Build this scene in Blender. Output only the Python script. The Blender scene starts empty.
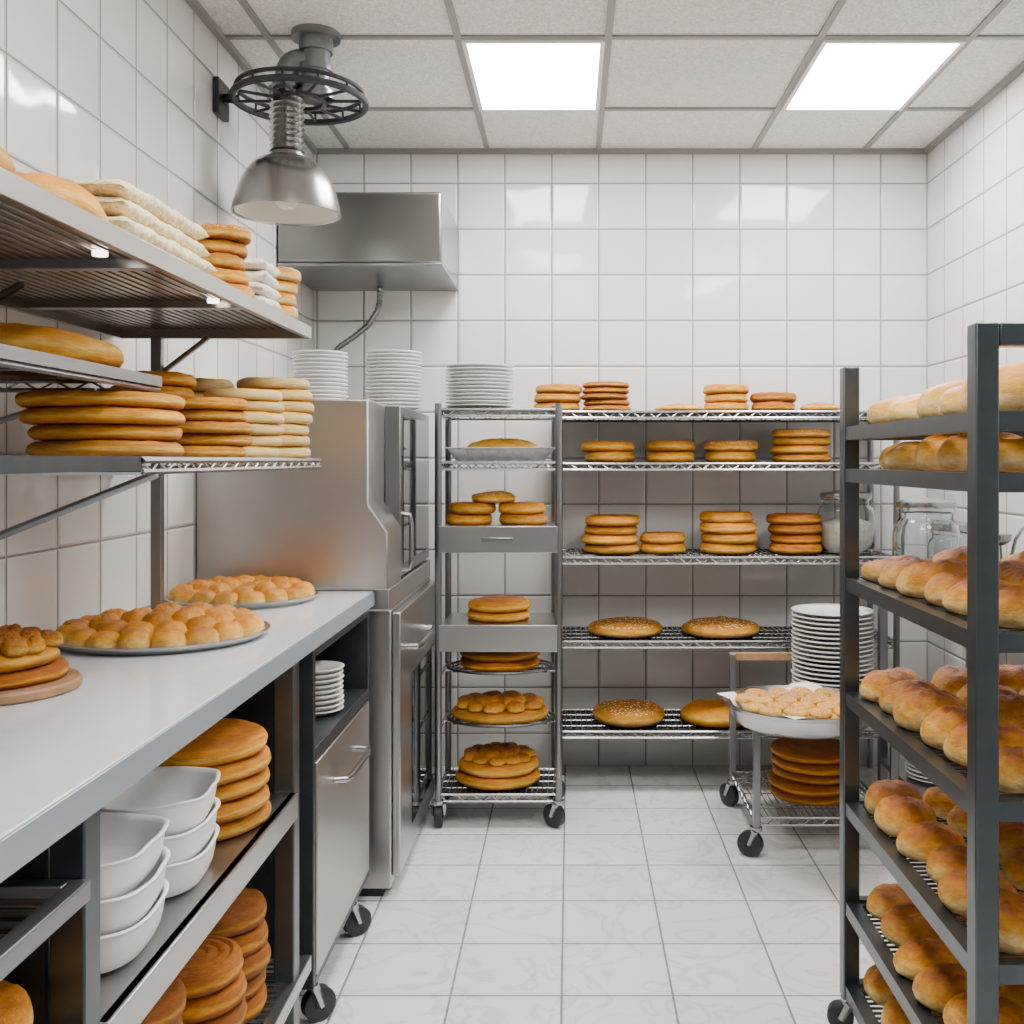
import bpy, math, random
from mathutils import Vector, noise
random.seed(7)
C = bpy.context.scene.collection

# ------------------------------------------------------------------ materials
def nmat(name):
    m = bpy.data.materials.new(name); m.use_nodes = True
    nt = m.node_tree; b = nt.nodes['Principled BSDF']
    return m, nt, b

def plain(name, col, rough=.5, metal=0.0, nscale=0, namt=.1, bump=0, spec=None):
    m, nt, b = nmat(name)
    b.inputs['Base Color'].default_value = (*col, 1)
    b.inputs['Roughness'].default_value = rough
    b.inputs['Metallic'].default_value = metal
    if nscale:
        tc = nt.nodes.new('ShaderNodeTexCoord')
        n = nt.nodes.new('ShaderNodeTexNoise'); n.inputs['Scale'].default_value = nscale
        nt.links.new(tc.outputs['Object'], n.inputs['Vector'])
        r = nt.nodes.new('ShaderNodeValToRGB')
        r.color_ramp.elements[0].position = .3; r.color_ramp.elements[1].position = .7
        r.color_ramp.elements[0].color = (*[c*(1-namt) for c in col], 1)
        r.color_ramp.elements[1].color = (*[min(1, c*(1+namt)) for c in col], 1)
        nt.links.new(n.outputs['Fac'], r.inputs['Fac'])
        nt.links.new(r.outputs['Color'], b.inputs['Base Color'])
        if bump:
            bp = nt.nodes.new('ShaderNodeBump'); bp.inputs['Strength'].default_value = bump
            bp.inputs['Distance'].default_value = .003
            nt.links.new(n.outputs['Fac'], bp.inputs['Height'])
            nt.links.new(bp.outputs['Normal'], b.inputs['Normal'])
    return m

def steel(name, col, rough=.3, stretch=(3, 3, 120), metal=1.0, amt=.02, rv=.012):
    m, nt, b = nmat(name)
    b.inputs['Metallic'].default_value = metal
    tc = nt.nodes.new('ShaderNodeTexCoord')
    mp = nt.nodes.new('ShaderNodeMapping'); mp.inputs['Scale'].default_value = stretch
    n = nt.nodes.new('ShaderNodeTexNoise'); n.inputs['Scale'].default_value = 3; n.inputs['Detail'].default_value = 2
    nt.links.new(tc.outputs['Object'], mp.inputs['Vector']); nt.links.new(mp.outputs['Vector'], n.inputs['Vector'])
    r = nt.nodes.new('ShaderNodeMapRange'); r.inputs['To Min'].default_value = rough-rv; r.inputs['To Max'].default_value = rough+rv
    nt.links.new(n.outputs['Fac'], r.inputs['Value']); nt.links.new(r.outputs['Result'], b.inputs['Roughness'])
    cr = nt.nodes.new('ShaderNodeValToRGB')
    cr.color_ramp.elements[0].color = (*[c*(1-amt) for c in col], 1); cr.color_ramp.elements[1].color = (*[min(1, c*(1+amt)) for c in col], 1)
    nt.links.new(n.outputs['Fac'], cr.inputs['Fac']); nt.links.new(cr.outputs['Color'], b.inputs['Base Color'])
    return m

def tile(name, ua, va, u0, v0, w, h, c1, c2, grout, mortar=.004, rough=.12, marble=False, wav=.25, soft=.5):
    m, nt, b = nmat(name)
    g = nt.nodes.new('ShaderNodeNewGeometry'); s = nt.nodes.new('ShaderNodeSeparateXYZ')
    nt.links.new(g.outputs['Position'], s.inputs[0])
    cmb = nt.nodes.new('ShaderNodeCombineXYZ')
    for ax, off, k in ((ua, u0, 'X'), (va, v0, 'Y')):
        a = nt.nodes.new('ShaderNodeMath'); a.operation = 'SUBTRACT'; a.inputs[1].default_value = off - 40*(w if k == 'X' else h)
        nt.links.new(s.outputs[ax], a.inputs[0]); nt.links.new(a.outputs[0], cmb.inputs[k])
    def brick(ms, sm):
        br = nt.nodes.new('ShaderNodeTexBrick'); br.offset = 0; br.squash = 1
        br.inputs['Scale'].default_value = 1; br.inputs['Brick Width'].default_value = w; br.inputs['Row Height'].default_value = h
        br.inputs['Mortar Size'].default_value = ms; br.inputs['Mortar Smooth'].default_value = sm
        br.inputs['Color1'].default_value = (*c1, 1); br.inputs['Color2'].default_value = (*c2, 1); br.inputs['Mortar'].default_value = (*grout, 1)
        nt.links.new(cmb.outputs[0], br.inputs['Vector']); return br
    br = brick(mortar*.72, .2); brs = brick(mortar*2.2, .9)
    colout = br.outputs['Color']
    if marble:
        n = nt.nodes.new('ShaderNodeTexNoise'); n.inputs['Scale'].default_value = 5; n.inputs['Detail'].default_value = 8
        n.inputs['Distortion'].default_value = 1.6
        nt.links.new(g.outputs['Position'], n.inputs['Vector'])
        cr = nt.nodes.new('ShaderNodeValToRGB')
        e = cr.color_ramp.elements; e[0].position = .46; e[0].color = (1, 1, 1, 1); e[1].position = .54; e[1].color = (1, 1, 1, 1)
        k = e.new(.5); k.color = (.84, .84, .85, 1)
        nt.links.new(n.outputs['Fac'], cr.inputs['Fac'])
        mx = nt.nodes.new('ShaderNodeMix'); mx.data_type = 'RGBA'; mx.blend_type = 'MULTIPLY'; mx.inputs[0].default_value = 1
        nt.links.new(colout, mx.inputs[6]); nt.links.new(cr.outputs['Color'], mx.inputs[7]); colout = mx.outputs[2]
    nt.links.new(colout, b.inputs['Base Color'])
    rr = nt.nodes.new('ShaderNodeMapRange'); rr.inputs['To Min'].default_value = rough; rr.inputs['To Max'].default_value = .75
    nt.links.new(br.outputs['Fac'], rr.inputs['Value']); nt.links.new(rr.outputs['Result'], b.inputs['Roughness'])
    n2 = nt.nodes.new('ShaderNodeTexNoise'); n2.inputs['Scale'].default_value = 3.8; n2.inputs['Detail'].default_value = .5
    nt.links.new(g.outputs['Position'], n2.inputs['Vector'])
    b1 = nt.nodes.new('ShaderNodeBump'); b1.inputs['Strength'].default_value = wav; b1.inputs['Distance'].default_value = .02
    nt.links.new(n2.outputs['Fac'], b1.inputs['Height'])
    b2 = nt.nodes.new('ShaderNodeBump'); b2.inputs['Strength'].default_value = soft; b2.inputs['Distance'].default_value = .008; b2.invert = True
    nt.links.new(brs.outputs['Fac'], b2.inputs['Height']); nt.links.new(b1.outputs['Normal'], b2.inputs['Normal'])
    nt.links.new(b2.outputs['Normal'], b.inputs['Normal'])
    return m

def bread(name, stops, seeds=None, rough=.62, bump=.85, blotch=.5, dark=.36, bscale=2.2):
    m, nt, b = nmat(name)
    tc = nt.nodes.new('ShaderNodeTexCoord'); s = nt.nodes.new('ShaderNodeSeparateXYZ')
    nt.links.new(tc.outputs['Generated'], s.inputs[0])
    oi = nt.nodes.new('ShaderNodeObjectInfo')
    off = nt.nodes.new('ShaderNodeVectorMath'); off.operation = 'ADD'
    sc = nt.nodes.new('ShaderNodeMath'); sc.operation = 'MULTIPLY'; sc.inputs[1].default_value = 37
    nt.links.new(oi.outputs['Random'], sc.inputs[0])
    nt.links.new(tc.outputs['Generated'], off.inputs[0]); nt.links.new(sc.outputs[0], off.inputs[1])
    n = nt.nodes.new('ShaderNodeTexNoise'); n.inputs['Scale'].default_value = 3.0; n.inputs['Detail'].default_value = 6
    nt.links.new(off.outputs[0], n.inputs['Vector'])
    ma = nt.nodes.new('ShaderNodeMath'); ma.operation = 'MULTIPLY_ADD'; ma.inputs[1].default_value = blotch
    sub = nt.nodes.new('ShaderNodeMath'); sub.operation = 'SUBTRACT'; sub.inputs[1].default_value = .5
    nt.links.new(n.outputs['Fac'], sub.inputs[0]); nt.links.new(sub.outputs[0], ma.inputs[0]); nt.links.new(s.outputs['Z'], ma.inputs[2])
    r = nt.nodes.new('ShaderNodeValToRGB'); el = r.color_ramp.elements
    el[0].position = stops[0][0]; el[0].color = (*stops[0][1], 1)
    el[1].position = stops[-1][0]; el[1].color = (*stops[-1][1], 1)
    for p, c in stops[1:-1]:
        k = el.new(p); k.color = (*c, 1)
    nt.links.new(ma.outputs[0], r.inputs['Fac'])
    n4 = nt.nodes.new('ShaderNodeTexNoise'); n4.inputs['Scale'].default_value = bscale*2.4; n4.inputs['Detail'].default_value = 10; n4.inputs['Roughness'].default_value = .74
    nt.links.new(off.outputs[0], n4.inputs['Vector'])
    r4 = nt.nodes.new('ShaderNodeValToRGB'); e4 = r4.color_ramp.elements
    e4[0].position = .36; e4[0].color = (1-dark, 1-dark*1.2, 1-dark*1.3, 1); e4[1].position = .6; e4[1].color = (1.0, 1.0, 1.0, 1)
    nt.links.new(n4.outputs['Fac'], r4.inputs['Fac'])
    m4 = nt.nodes.new('ShaderNodeMix'); m4.data_type = 'RGBA'; m4.blend_type = 'MULTIPLY'; m4.inputs[0].default_value = 1
    nt.links.new(r.outputs['Color'], m4.inputs[6]); nt.links.new(r4.outputs['Color'], m4.inputs[7])
    hs = nt.nodes.new('ShaderNodeHueSaturation')
    mr = nt.nodes.new('ShaderNodeMapRange'); mr.inputs['To Min'].default_value = .8; mr.inputs['To Max'].default_value = 1.25
    nt.links.new(oi.outputs['Random'], mr.inputs['Value']); nt.links.new(mr.outputs['Result'], hs.inputs['Value'])
    hs.inputs['Saturation'].default_value = 1.08
    nt.links.new(m4.outputs[2], hs.inputs['Color'])
    out = hs.outputs['Color']
    if seeds:
        v = nt.nodes.new('ShaderNodeTexVoronoi'); v.inputs['Scale'].default_value = 22
        nt.links.new(off.outputs[0], v.inputs['Vector'])
        vr = nt.nodes.new('ShaderNodeValToRGB'); vr.color_ramp.elements[0].position = .3; vr.color_ramp.elements[1].position = .36
        vr.color_ramp.elements[0].color = (1, 1, 1, 1); vr.color_ramp.elements[1].color = (0, 0, 0, 1)
        nt.links.new(v.outputs['Distance'], vr.inputs['Fac'])
        zt = nt.nodes.new('ShaderNodeMath'); zt.operation = 'GREATER_THAN'; zt.inputs[1].default_value = .62
        nt.links.new(s.outputs['Z'], zt.inputs[0])
        mm = nt.nodes.new('ShaderNodeMath'); mm.operation = 'MULTIPLY'
        nt.links.new(vr.outputs['Color'], mm.inputs[0]); nt.links.new(zt.outputs[0], mm.inputs[1])
        mx = nt.nodes.new('ShaderNodeMix'); mx.data_type = 'RGBA'; mx.inputs[7].default_value = (*seeds, 1)
        nt.links.new(mm.outputs[0], mx.inputs[0]); nt.links.new(out, mx.inputs[6]); out = mx.outputs[2]
    nt.links.new(out, b.inputs['Base Color'])
    b.inputs['Roughness'].default_value = rough
    n3 = nt.nodes.new('ShaderNodeTexNoise'); n3.inputs['Scale'].default_value = 10; n3.inputs['Detail'].default_value = 9; n3.inputs['Roughness'].default_value = .72
    nt.links.new(off.outputs[0], n3.inputs['Vector'])
    bp = nt.nodes.new('ShaderNodeBump'); bp.inputs['Strength'].default_value = bump; bp.inputs['Distance'].default_value = .009
    nt.links.new(n3.outputs['Fac'], bp.inputs['Height']); nt.links.new(bp.outputs['Normal'], b.inputs['Normal'])
    return m

M = {}
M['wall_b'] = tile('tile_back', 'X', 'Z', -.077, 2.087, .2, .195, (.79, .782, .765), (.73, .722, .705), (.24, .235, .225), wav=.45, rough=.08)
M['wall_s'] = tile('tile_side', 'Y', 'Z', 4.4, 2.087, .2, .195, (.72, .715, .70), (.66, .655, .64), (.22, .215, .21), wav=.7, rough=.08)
M['floor'] = tile('tile_floor', 'X', 'Y', -.02, 4.4, .27, .27, (.87, .86, .84), (.80, .79, .77), (.22, .215, .205), mortar=.0045, rough=.15, marble=True, wav=.05, soft=.2)
M['ceil'] = plain('ceiling_board', (.80, .785, .76), .9, 0, 130, .18, .4)
M['tbar'] = plain('tbar', (.28, .275, .27), .5)
M['steel'] = steel('brushed_steel', (.46, .45, .44), .34, (90, 90, .6))
M['steelh'] = steel('brushed_steel_h', (.25, .245, .24), .28, (.6, .6, 90))
M['satin'] = steel('satin_steel', (.33, .325, .32), .25, (.5, .5, .5), amt=.01)
M['sheet'] = steel('steel_sheet', (.46, .46, .455), .30, (2, 60, 2))
M['frame'] = steel('frame_steel', (.26, .27, .28), .30, (40, 40, 3), .95)
M['under'] = steel('shelf_steel', (.38, .36, .34), .26, (1, 60, 1), .95)
M['dark'] = plain('dark_painted_metal', (.035, .04, .046), .4, .5, 20, .15)
M['rack'] = plain('rack_metal', (.095, .113, .125), .3, .85, 20, .08)
M['wire'] = plain('chrome_wire', (.42, .42, .42), .25, 1.0)
M['dwire'] = plain('dark_wire', (.10, .105, .11), .35, .9)
M['top'] = plain('worktop_grey', (.68, .70, .735), .13, .0, 40, .02)
M['topedge'] = plain('worktop_edge', (.36, .42, .47), .25, .3)
M['black'] = plain('black_glass', (.012, .012, .014), .05)
M['rubber'] = plain('rubber', (.02, .02, .022), .5)
M['white'] = plain('glazed_white', (.86, .86, .84), .18)
M['plastic'] = plain('white_plastic', (.86, .86, .855), .42)
M['wood'] = plain('pale_wood', (.38, .21, .10), .5, 0, 30, .25)
M['cream'] = plain('lamp_inner', (.85, .80, .70), .4)
M['cloth'] = plain('cream_cloth', (.84, .66, .40), .95, 0, 110, .3, 1.0)
M['clothw'] = plain('white_cloth', (.84, .80, .72), .95, 0, 120, .16, .9)
M['paper'] = plain('parchment', (.88, .87, .84), .7, 0, 20, .04)
M['flour'] = plain('flour', (.82, .78, .70), .9, 0, 60, .15, .6)
M['foil'] = plain('foil', (.86, .86, .86), .34, .6, 45, .15, 1.0)
M['tray'] = plain('silver_tray', (.50, .50, .50), .25, 1.0)
m, nt, b = nmat('panel_light'); b.inputs['Emission Color'].default_value = (1, .98, .95, 1); b.inputs['Emission Strength'].default_value = 46
b.inputs['Base Color'].default_value = (.9, .9, .9, 1); M['panel'] = m
m, nt, b = nmat('led'); b.inputs['Emission Color'].default_value = (1, .93, .82, 1); b.inputs['Emission Strength'].default_value = 6; M['led'] = m
m, nt, b = nmat('clear_glass'); b.inputs['Transmission Weight'].default_value = 1; b.inputs['Roughness'].default_value = .02
b.inputs['IOR'].default_value = 1.42; b.inputs['Base Color'].default_value = (.86, .9, .9, 1); M['glass'] = m

BR = (.44, .135, .01); GO = (.82, .35, .03); LT = (.98, .64, .19); DK = (.25, .065, .006); PALE = (.98, .75, .37)
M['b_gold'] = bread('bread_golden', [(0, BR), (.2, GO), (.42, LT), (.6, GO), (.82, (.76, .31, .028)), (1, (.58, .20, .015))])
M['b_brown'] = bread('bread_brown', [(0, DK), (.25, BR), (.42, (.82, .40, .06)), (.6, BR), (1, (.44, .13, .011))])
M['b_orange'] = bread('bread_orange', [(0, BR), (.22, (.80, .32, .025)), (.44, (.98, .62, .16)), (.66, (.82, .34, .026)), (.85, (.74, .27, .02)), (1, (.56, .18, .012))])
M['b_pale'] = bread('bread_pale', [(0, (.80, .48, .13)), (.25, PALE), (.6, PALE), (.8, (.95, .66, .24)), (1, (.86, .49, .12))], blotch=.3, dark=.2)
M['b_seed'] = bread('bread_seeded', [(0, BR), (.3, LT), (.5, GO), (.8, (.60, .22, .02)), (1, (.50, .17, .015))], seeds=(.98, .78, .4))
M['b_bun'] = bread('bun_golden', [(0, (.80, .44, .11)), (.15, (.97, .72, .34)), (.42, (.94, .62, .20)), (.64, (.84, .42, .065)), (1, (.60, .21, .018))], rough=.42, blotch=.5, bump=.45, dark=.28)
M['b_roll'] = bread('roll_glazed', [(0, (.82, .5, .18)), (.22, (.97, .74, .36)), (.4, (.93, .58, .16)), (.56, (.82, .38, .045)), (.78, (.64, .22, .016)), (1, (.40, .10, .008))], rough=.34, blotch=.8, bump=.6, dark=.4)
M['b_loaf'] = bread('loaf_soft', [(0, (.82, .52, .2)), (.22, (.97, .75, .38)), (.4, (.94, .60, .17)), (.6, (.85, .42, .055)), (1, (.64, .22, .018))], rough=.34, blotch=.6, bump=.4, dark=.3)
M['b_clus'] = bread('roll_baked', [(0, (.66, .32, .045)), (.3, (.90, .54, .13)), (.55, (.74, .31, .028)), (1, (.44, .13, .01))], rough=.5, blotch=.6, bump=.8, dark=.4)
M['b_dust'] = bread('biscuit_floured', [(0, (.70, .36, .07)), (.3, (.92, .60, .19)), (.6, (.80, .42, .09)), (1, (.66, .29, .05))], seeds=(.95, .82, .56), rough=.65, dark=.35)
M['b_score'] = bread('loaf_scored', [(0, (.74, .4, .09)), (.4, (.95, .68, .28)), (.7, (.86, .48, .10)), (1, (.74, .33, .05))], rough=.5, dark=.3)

# ------------------------------------------------------------------ geometry builder
class G:
    def __init__(s): s.v = []; s.f = []
    def box(s, x0, x1, y0, y1, z0, z1):
        i = len(s.v)
        s.v += [(x0, y0, z0), (x1, y0, z0), (x1, y1, z0), (x0, y1, z0), (x0, y0, z1), (x1, y0, z1), (x1, y1, z1), (x0, y1, z1)]
        s.f += [(i, i+3, i+2, i+1), (i+4, i+5, i+6, i+7), (i, i+1, i+5, i+4), (i+1, i+2, i+6, i+5), (i+2, i+3, i+7, i+6), (i+3, i, i+4, i+7)]
        return s
    def tube(s, pts, r, n=8, cap=True):
        pts = [Vector(p) for p in pts]; base = len(s.v); up = None
        for k, p in enumerate(pts):
            d = (pts[min(k+1, len(pts)-1)] - pts[max(k-1, 0)]).normalized()
            if up is None: up = Vector((0, 0, 1)) if abs(d.z) < .9 else Vector((1, 0, 0))
            a = d.cross(up).normalized(); bb = a.cross(d).normalized(); up = bb
            rr = r[k] if isinstance(r, (list, tuple)) else r
            for j in range(n):
                t = 2*math.pi*j/n
                s.v.append(tuple(p + a*math.cos(t)*rr + bb*math.sin(t)*rr))
        for k in range(len(pts)-1):
            for j in range(n):
                a0 = base+k*n+j; a1 = base+k*n+(j+1) % n
                s.f.append((a0, a1, a1+n, a0+n))
        if cap:
            s.f.append(tuple(base+j for j in range(n))[::-1]); s.f.append(tuple(base+(len(pts)-1)*n+j for j in range(n)))
        return s
    def cyl(s, p0, p1, r, n=16): return s.tube([p0, p1], r, n)
    def lathe(s, c, prof, n=32, fn=None, axis='z'):
        rows = []
        for (r, z) in prof:
            if r < 1e-6:
                s.v.append(_ax(c, 0, 0, z, axis)); rows.append([len(s.v)-1])
            else:
                row = []
                for j in range(n):
                    t = 2*math.pi*j/n; rr = r*(fn(t, r, z) if fn else 1)
                    s.v.append(_ax(c, rr*math.cos(t), rr*math.sin(t), z, axis)); row.append(len(s.v)-1)
                rows.append(row)
        for a, b_ in zip(rows, rows[1:]):
            for j in range(n):
                k = (j+1) % n
                if len(a) == 1 and len(b_) == 1: continue
                if len(a) == 1: s.f.append((a[0], b_[k], b_[j]))
                elif len(b_) == 1: s.f.append((a[j], a[k], b_[0]))
                else: s.f.append((a[j], a[k], b_[k], b_[j]))
        return s
    def torus(s, c, R, r, n=40, m=8, axis='z', sx=1, sy=1):
        base = len(s.v)
        for i in range(n):
            t = 2*math.pi*i/n
            for j in range(m):
                u = 2*math.pi*j/m; rr = R+r*math.cos(u)
                s.v.append(_ax(c, rr*math.cos(t)*sx, rr*math.sin(t)*sy, r*math.sin(u), axis))
        for i in range(n):
            for j in range(m):
                a = base+i*m+j; b_ = base+i*m+(j+1) % m; c_ = base+((i+1) % n)*m+(j+1) % m; d = base+((i+1) % n)*m+j
                s.f.append((a, d, c_, b_))
        return s
    def prism(s, poly, y0, y1):
        i = len(s.v); n = len(poly)
        s.v += [(x, y0, z) for x, z in poly] + [(x, y1, z) for x, z in poly]
        s.f.append(tuple(range(i, i+n))); s.f.append(tuple(range(i+n, i+2*n))[::-1])
        for k in range(n):
            l = (k+1) % n
            s.f.append((i+k, i+k+n, i+l+n, i+l))
        return s
    def mesh(s, name, mat, off=(0, 0, 0), smooth=35):
        me = bpy.data.meshes.new(name)
        me.from_pydata([(x-off[0], y-off[1], z-off[2]) for x, y, z in s.v], [], s.f)
        import bmesh
        bm = bmesh.new(); bm.from_mesh(me); bmesh.ops.recalc_face_normals(bm, faces=bm.faces); bm.to_mesh(me); bm.free()
        me.materials.append(mat)
        me.polygons.foreach_set('use_smooth', [True]*len(me.polygons))
        me.set_sharp_from_angle(angle=math.radians(smooth))
        me.update(); return me

def _ax(c, x, y, z, axis):
    if axis == 'z': return (c[0]+x, c[1]+y, c[2]+z)
    if axis == 'x': return (c[0]+z, c[1]+x, c[2]+y)
    return (c[0]+x, c[1]+z, c[2]+y)

def meta(o, label, cat, group=None, kind=None):
    if label: o['label'] = label
    if cat: o['category'] = cat
    if group: o['group'] = group
    if kind: o['kind'] = kind

def root(name, loc, label, cat, group=None):
    e = bpy.data.objects.new(name, None); e.empty_display_size = .1; e.location = loc
    C.objects.link(e); meta(e, label, cat, group); return e

def wpos(o):
    p = Vector(o.location)
    while o.parent: o = o.parent; p += Vector(o.location)
    return p

def part(par, name, g, mat, bevel=0, label=None, at=None):
    base = wpos(par); at = Vector(at) if at else base
    o = bpy.data.objects.new(name, g.mesh(name, mat, at)); C.objects.link(o)
    o.parent = par; o.location = at-base
    if label: o['label'] = label
    if bevel: bev(o, bevel)
    return o

def single(name, g, mat, loc, label, cat, bevel=0, group=None, kind=None, smooth=35):
    o = bpy.data.objects.new(name, g.mesh(name, mat, loc, smooth)); o.location = loc; C.objects.link(o)
    meta(o, label, cat, group, kind)
    if bevel: bev(o, bevel)
    return o

def bev(o, w):
    md = o.modifiers.new('bevel', 'BEVEL'); md.width = w; md.segments = 2; md.limit_method = 'ANGLE'; md.angle_limit = math.radians(40)

# ------------------------------------------------------------------ room
XL, XR, YB, YF, ZC = -1.09, 1.52, 4.4, -.6, 2.62
def struct(name, g, mat, lab):
    return single(name, g, mat, (0, 0, 0), lab, 'room', kind='structure')
struct('floor', G().box(XL-.1, XR+.1, YF, YB+.1, -.06, 0), M['floor'], 'glossy white marbled square floor tiles with grey grout')
struct('ceiling', G().box(XL-.1, XR+.1, YF, YB+.1, ZC, ZC+.06), M['ceil'], 'suspended ceiling of speckled mineral boards')
struct('wall_back', G().box(XL-.1, XR+.1, YB, YB+.1, 0, ZC), M['wall_b'], 'wall covered in glossy white square tiles')
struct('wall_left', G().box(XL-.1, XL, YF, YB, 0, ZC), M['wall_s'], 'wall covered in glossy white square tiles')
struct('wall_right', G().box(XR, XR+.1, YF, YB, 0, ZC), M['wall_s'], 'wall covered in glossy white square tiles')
k = 1
GX = [-.94, -.35, .12, .78, 1.25]; GY = [3.88, 3.22, 2.56, 1.90, 1.24, .58]
for x in GX:
    struct('trim_%d' % k, G().box(x-.011, x+.011, YF, YB, ZC-.007, ZC), M['tbar'], 'metal ceiling grid bar'); k += 1
for y in GY:
    struct('trim_%d' % k, G().box(XL, XR, y-.011, y+.011, ZC-.0072, ZC), M['tbar'], 'metal ceiling grid bar'); k += 1
struct('trim_%d' % k, G().box(XL, XR, YB-.022, YB, ZC-.02, ZC), M['tbar'], 'metal ceiling edge trim'); k += 1
struct('trim_%d' % k, G().box(XL, XL+.02, YF, YB-.022, ZC-.02, ZC), M['tbar'], 'metal ceiling edge trim'); k += 1
struct('trim_%d' % k, G().box(XR-.02, XR, YF, YB-.022, ZC-.02, ZC), M['tbar'], 'metal ceiling edge trim'); k += 1
for (x0, x1) in ((-.35, .12), (.78, 1.25)):
    y0, y1 = 3.22, 3.88
    e = root('ceiling_light', ((x0+x1)/2, (y0+y1)/2, ZC-.014), 'recessed bright white rectangular ceiling light panel', 'ceiling light', 'ceiling light panels')
    g = G().box(x0+.011, x0+.026, y0+.011, y1-.011, ZC-.014, ZC).box(x1-.026, x1-.011, y0+.011, y1-.011, ZC-.014, ZC)
    g.box(x0+.026, x1-.026, y0+.011, y0+.026, ZC-.014, ZC).box(x0+.026, x1-.026, y1-.026, y1-.011, ZC-.014, ZC)
    part(e, 'light_frame', g, M['white'])
    part(e, 'diffuser', G().box(x0+.026, x1-.026, y0+.026, y1-.026, ZC-.009, ZC-.001), M['panel'])

# ------------------------------------------------------------------ unit meshes
_cache = {}
DISC = [(0, 0), (.5, 0), (.87, 0), (.94, .06), (.985, .2), (1, .38), (.998, .55), (.985, .7), (.955, .83), (.91, .92), (.83, .965), (.75, .98), (.65, .985), (.5, .99), (.35, 1), (.2, 1), (.1, 1), (0, 1)]
BUN = [(0, 0), (.5, 0), (.76, 0), (.9, .06), (.975, .17), (1, .3), (.99, .44), (.955, .57), (.895, .69), (.81, .79), (.7, .87), (.57, .925), (.43, .96), (.28, .985), (.14, .997), (0, 1)]
RIB = [(0, 0), (.6, 0), (.88, 0), (.97, .14), (1, .4), (.97, .7), (.9, .88), (.8, .95), (.73, .86), (.66, .97), (.56, .99), (.5, .88), (.42, .99), (.3, 1), (.26, .9), (.18, .98), (0, 1)]
DOME = [(0, 0), (.5, 0), (.85, 0), (.95, .1), (.995, .28), (1, .42), (.98, .56), (.93, .68), (.84, .78), (.72, .86), (.56, .93), (.4, .97), (.2, 1), (0, 1)]
def unit(shape, mat, var):
    key = (shape, mat, var)
    if key in _cache: return _cache[key]
    g = G(); sd = var*13.7+len(shape)*3.1
    amp = {'disc': .03, 'dome': .035, 'bun': .04, 'loaf': .05, 'roll': .065, 'rib': .015, 'scored': .03}[shape]
    def fn(t, r, z):
        return 1+amp*(noise.noise(Vector((math.cos(t)*1.3+sd, math.sin(t)*1.3, z*.8)))*1.6+.6*noise.noise(Vector((math.cos(t)*4+sd, math.sin(t)*4, z*2))))
    prof = {'disc': DISC, 'dome': DOME, 'bun': BUN, 'loaf': BUN, 'roll': BUN, 'rib': RIB, 'scored': DOME}[shape]
    g.lathe((0, 0, 0), prof, 52, fn)
    nv = []
    for x, y, z in g.v:
        w = max(0, (z-.15)/.85)
        f = noise.noise(Vector((x*1.2+sd, y*1.2, 3)))
        f2 = noise.noise(Vector((x*5+sd, y*5, 7+z)))
        f3 = noise.noise(Vector((x*11+sd, y*11, 3+z*3)))
        if shape == 'disc': z = min(z + w*(.1*f+.1*f2+.06*f3), 1.02)
        elif shape == 'rib': z = min(z+.02*f2*w, 1.0)
        elif shape == 'dome': z += w*(.14*f+.1*f2+.05*f3)
        elif shape == 'scored': z += w*(.08*f2) - .22*w*max(0, 1-abs(((x*3.2+y*.8) % 1)-.5)/.14)
        elif shape == 'bun': z += w*(.09*f+.04*f2+.02*f3)
        elif shape == 'loaf': z += w*(.13*f+.05*f2+.02*f3)
        elif shape == 'roll':
            z += w*(.2*f+.08*f2+.04*f3)
            if var % 4 == 0: z -= .12*w*math.exp(-((y+.12*math.sin(x*2+sd))/.13)**2)
        nv.append((x, y, max(z, 0)))
    g.v = nv
    me = g.mesh('%s_mesh' % shape, M[mat], smooth=80)
    _cache[key] = me; return me

NV = {'roll': 9, 'loaf': 6, 'bun': 6, 'disc': 5}
def put(shape, mat, name, x, y, z, sx, sy, sz, rot, label, cat, group, tilt=0):
    me = unit(shape, mat, random.randint(0, NV.get(shape, 3)-1))
    o = bpy.data.objects.new(name, me); o.location = (x, y, z); o.scale = (sx, sy, sz); o.rotation_euler = (tilt, 0, rot)
    C.objects.link(o); meta(o, label, cat, group); return o

def stack(x, y, z, r, h, n, mat, label, group, shape='disc', name='round_bread', ry=None, jit=.007, topmat=None):
    for i in range(n):
        k = 1+random.uniform(-.055, .025)
        m_ = topmat if (topmat and i == n-1) else mat
        rot = random.uniform(0, 6.28) if ry is None else random.choice([0, math.pi])
        put(shape, m_, name, x+random.uniform(-jit, jit), y+random.uniform(-jit, jit), z+i*h, r*k, (ry or r)*k, h*1.0, rot, label, 'bread', group)

PL = [(0, 0), (.58, 0), (.62, .1), (.8, .45), (1, .9), (1, 1.1), (.98, 1.15), (.78, .8), (.6, .45), (0, .42)]
def plate_mesh():
    if 'plate' not in _cache: _cache['plate'] = G().lathe((0, 0, 0), [(r, z*.014) for r, z in PL], 40).mesh('plate_mesh', M['white'], smooth=50)
    return _cache['plate']
def plates(x, y, z, r, n, label, group, sp=.0132):
    for i in range(n):
        o = bpy.data.objects.new('plate', plate_mesh()); o.location = (x+random.uniform(-.002, .002), y+random.uniform(-.002, .002), z+i*sp)
        o.scale = (r, r, sp/.0132*1.0); C.objects.link(o); meta(o, label, 'plate', group)

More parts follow.
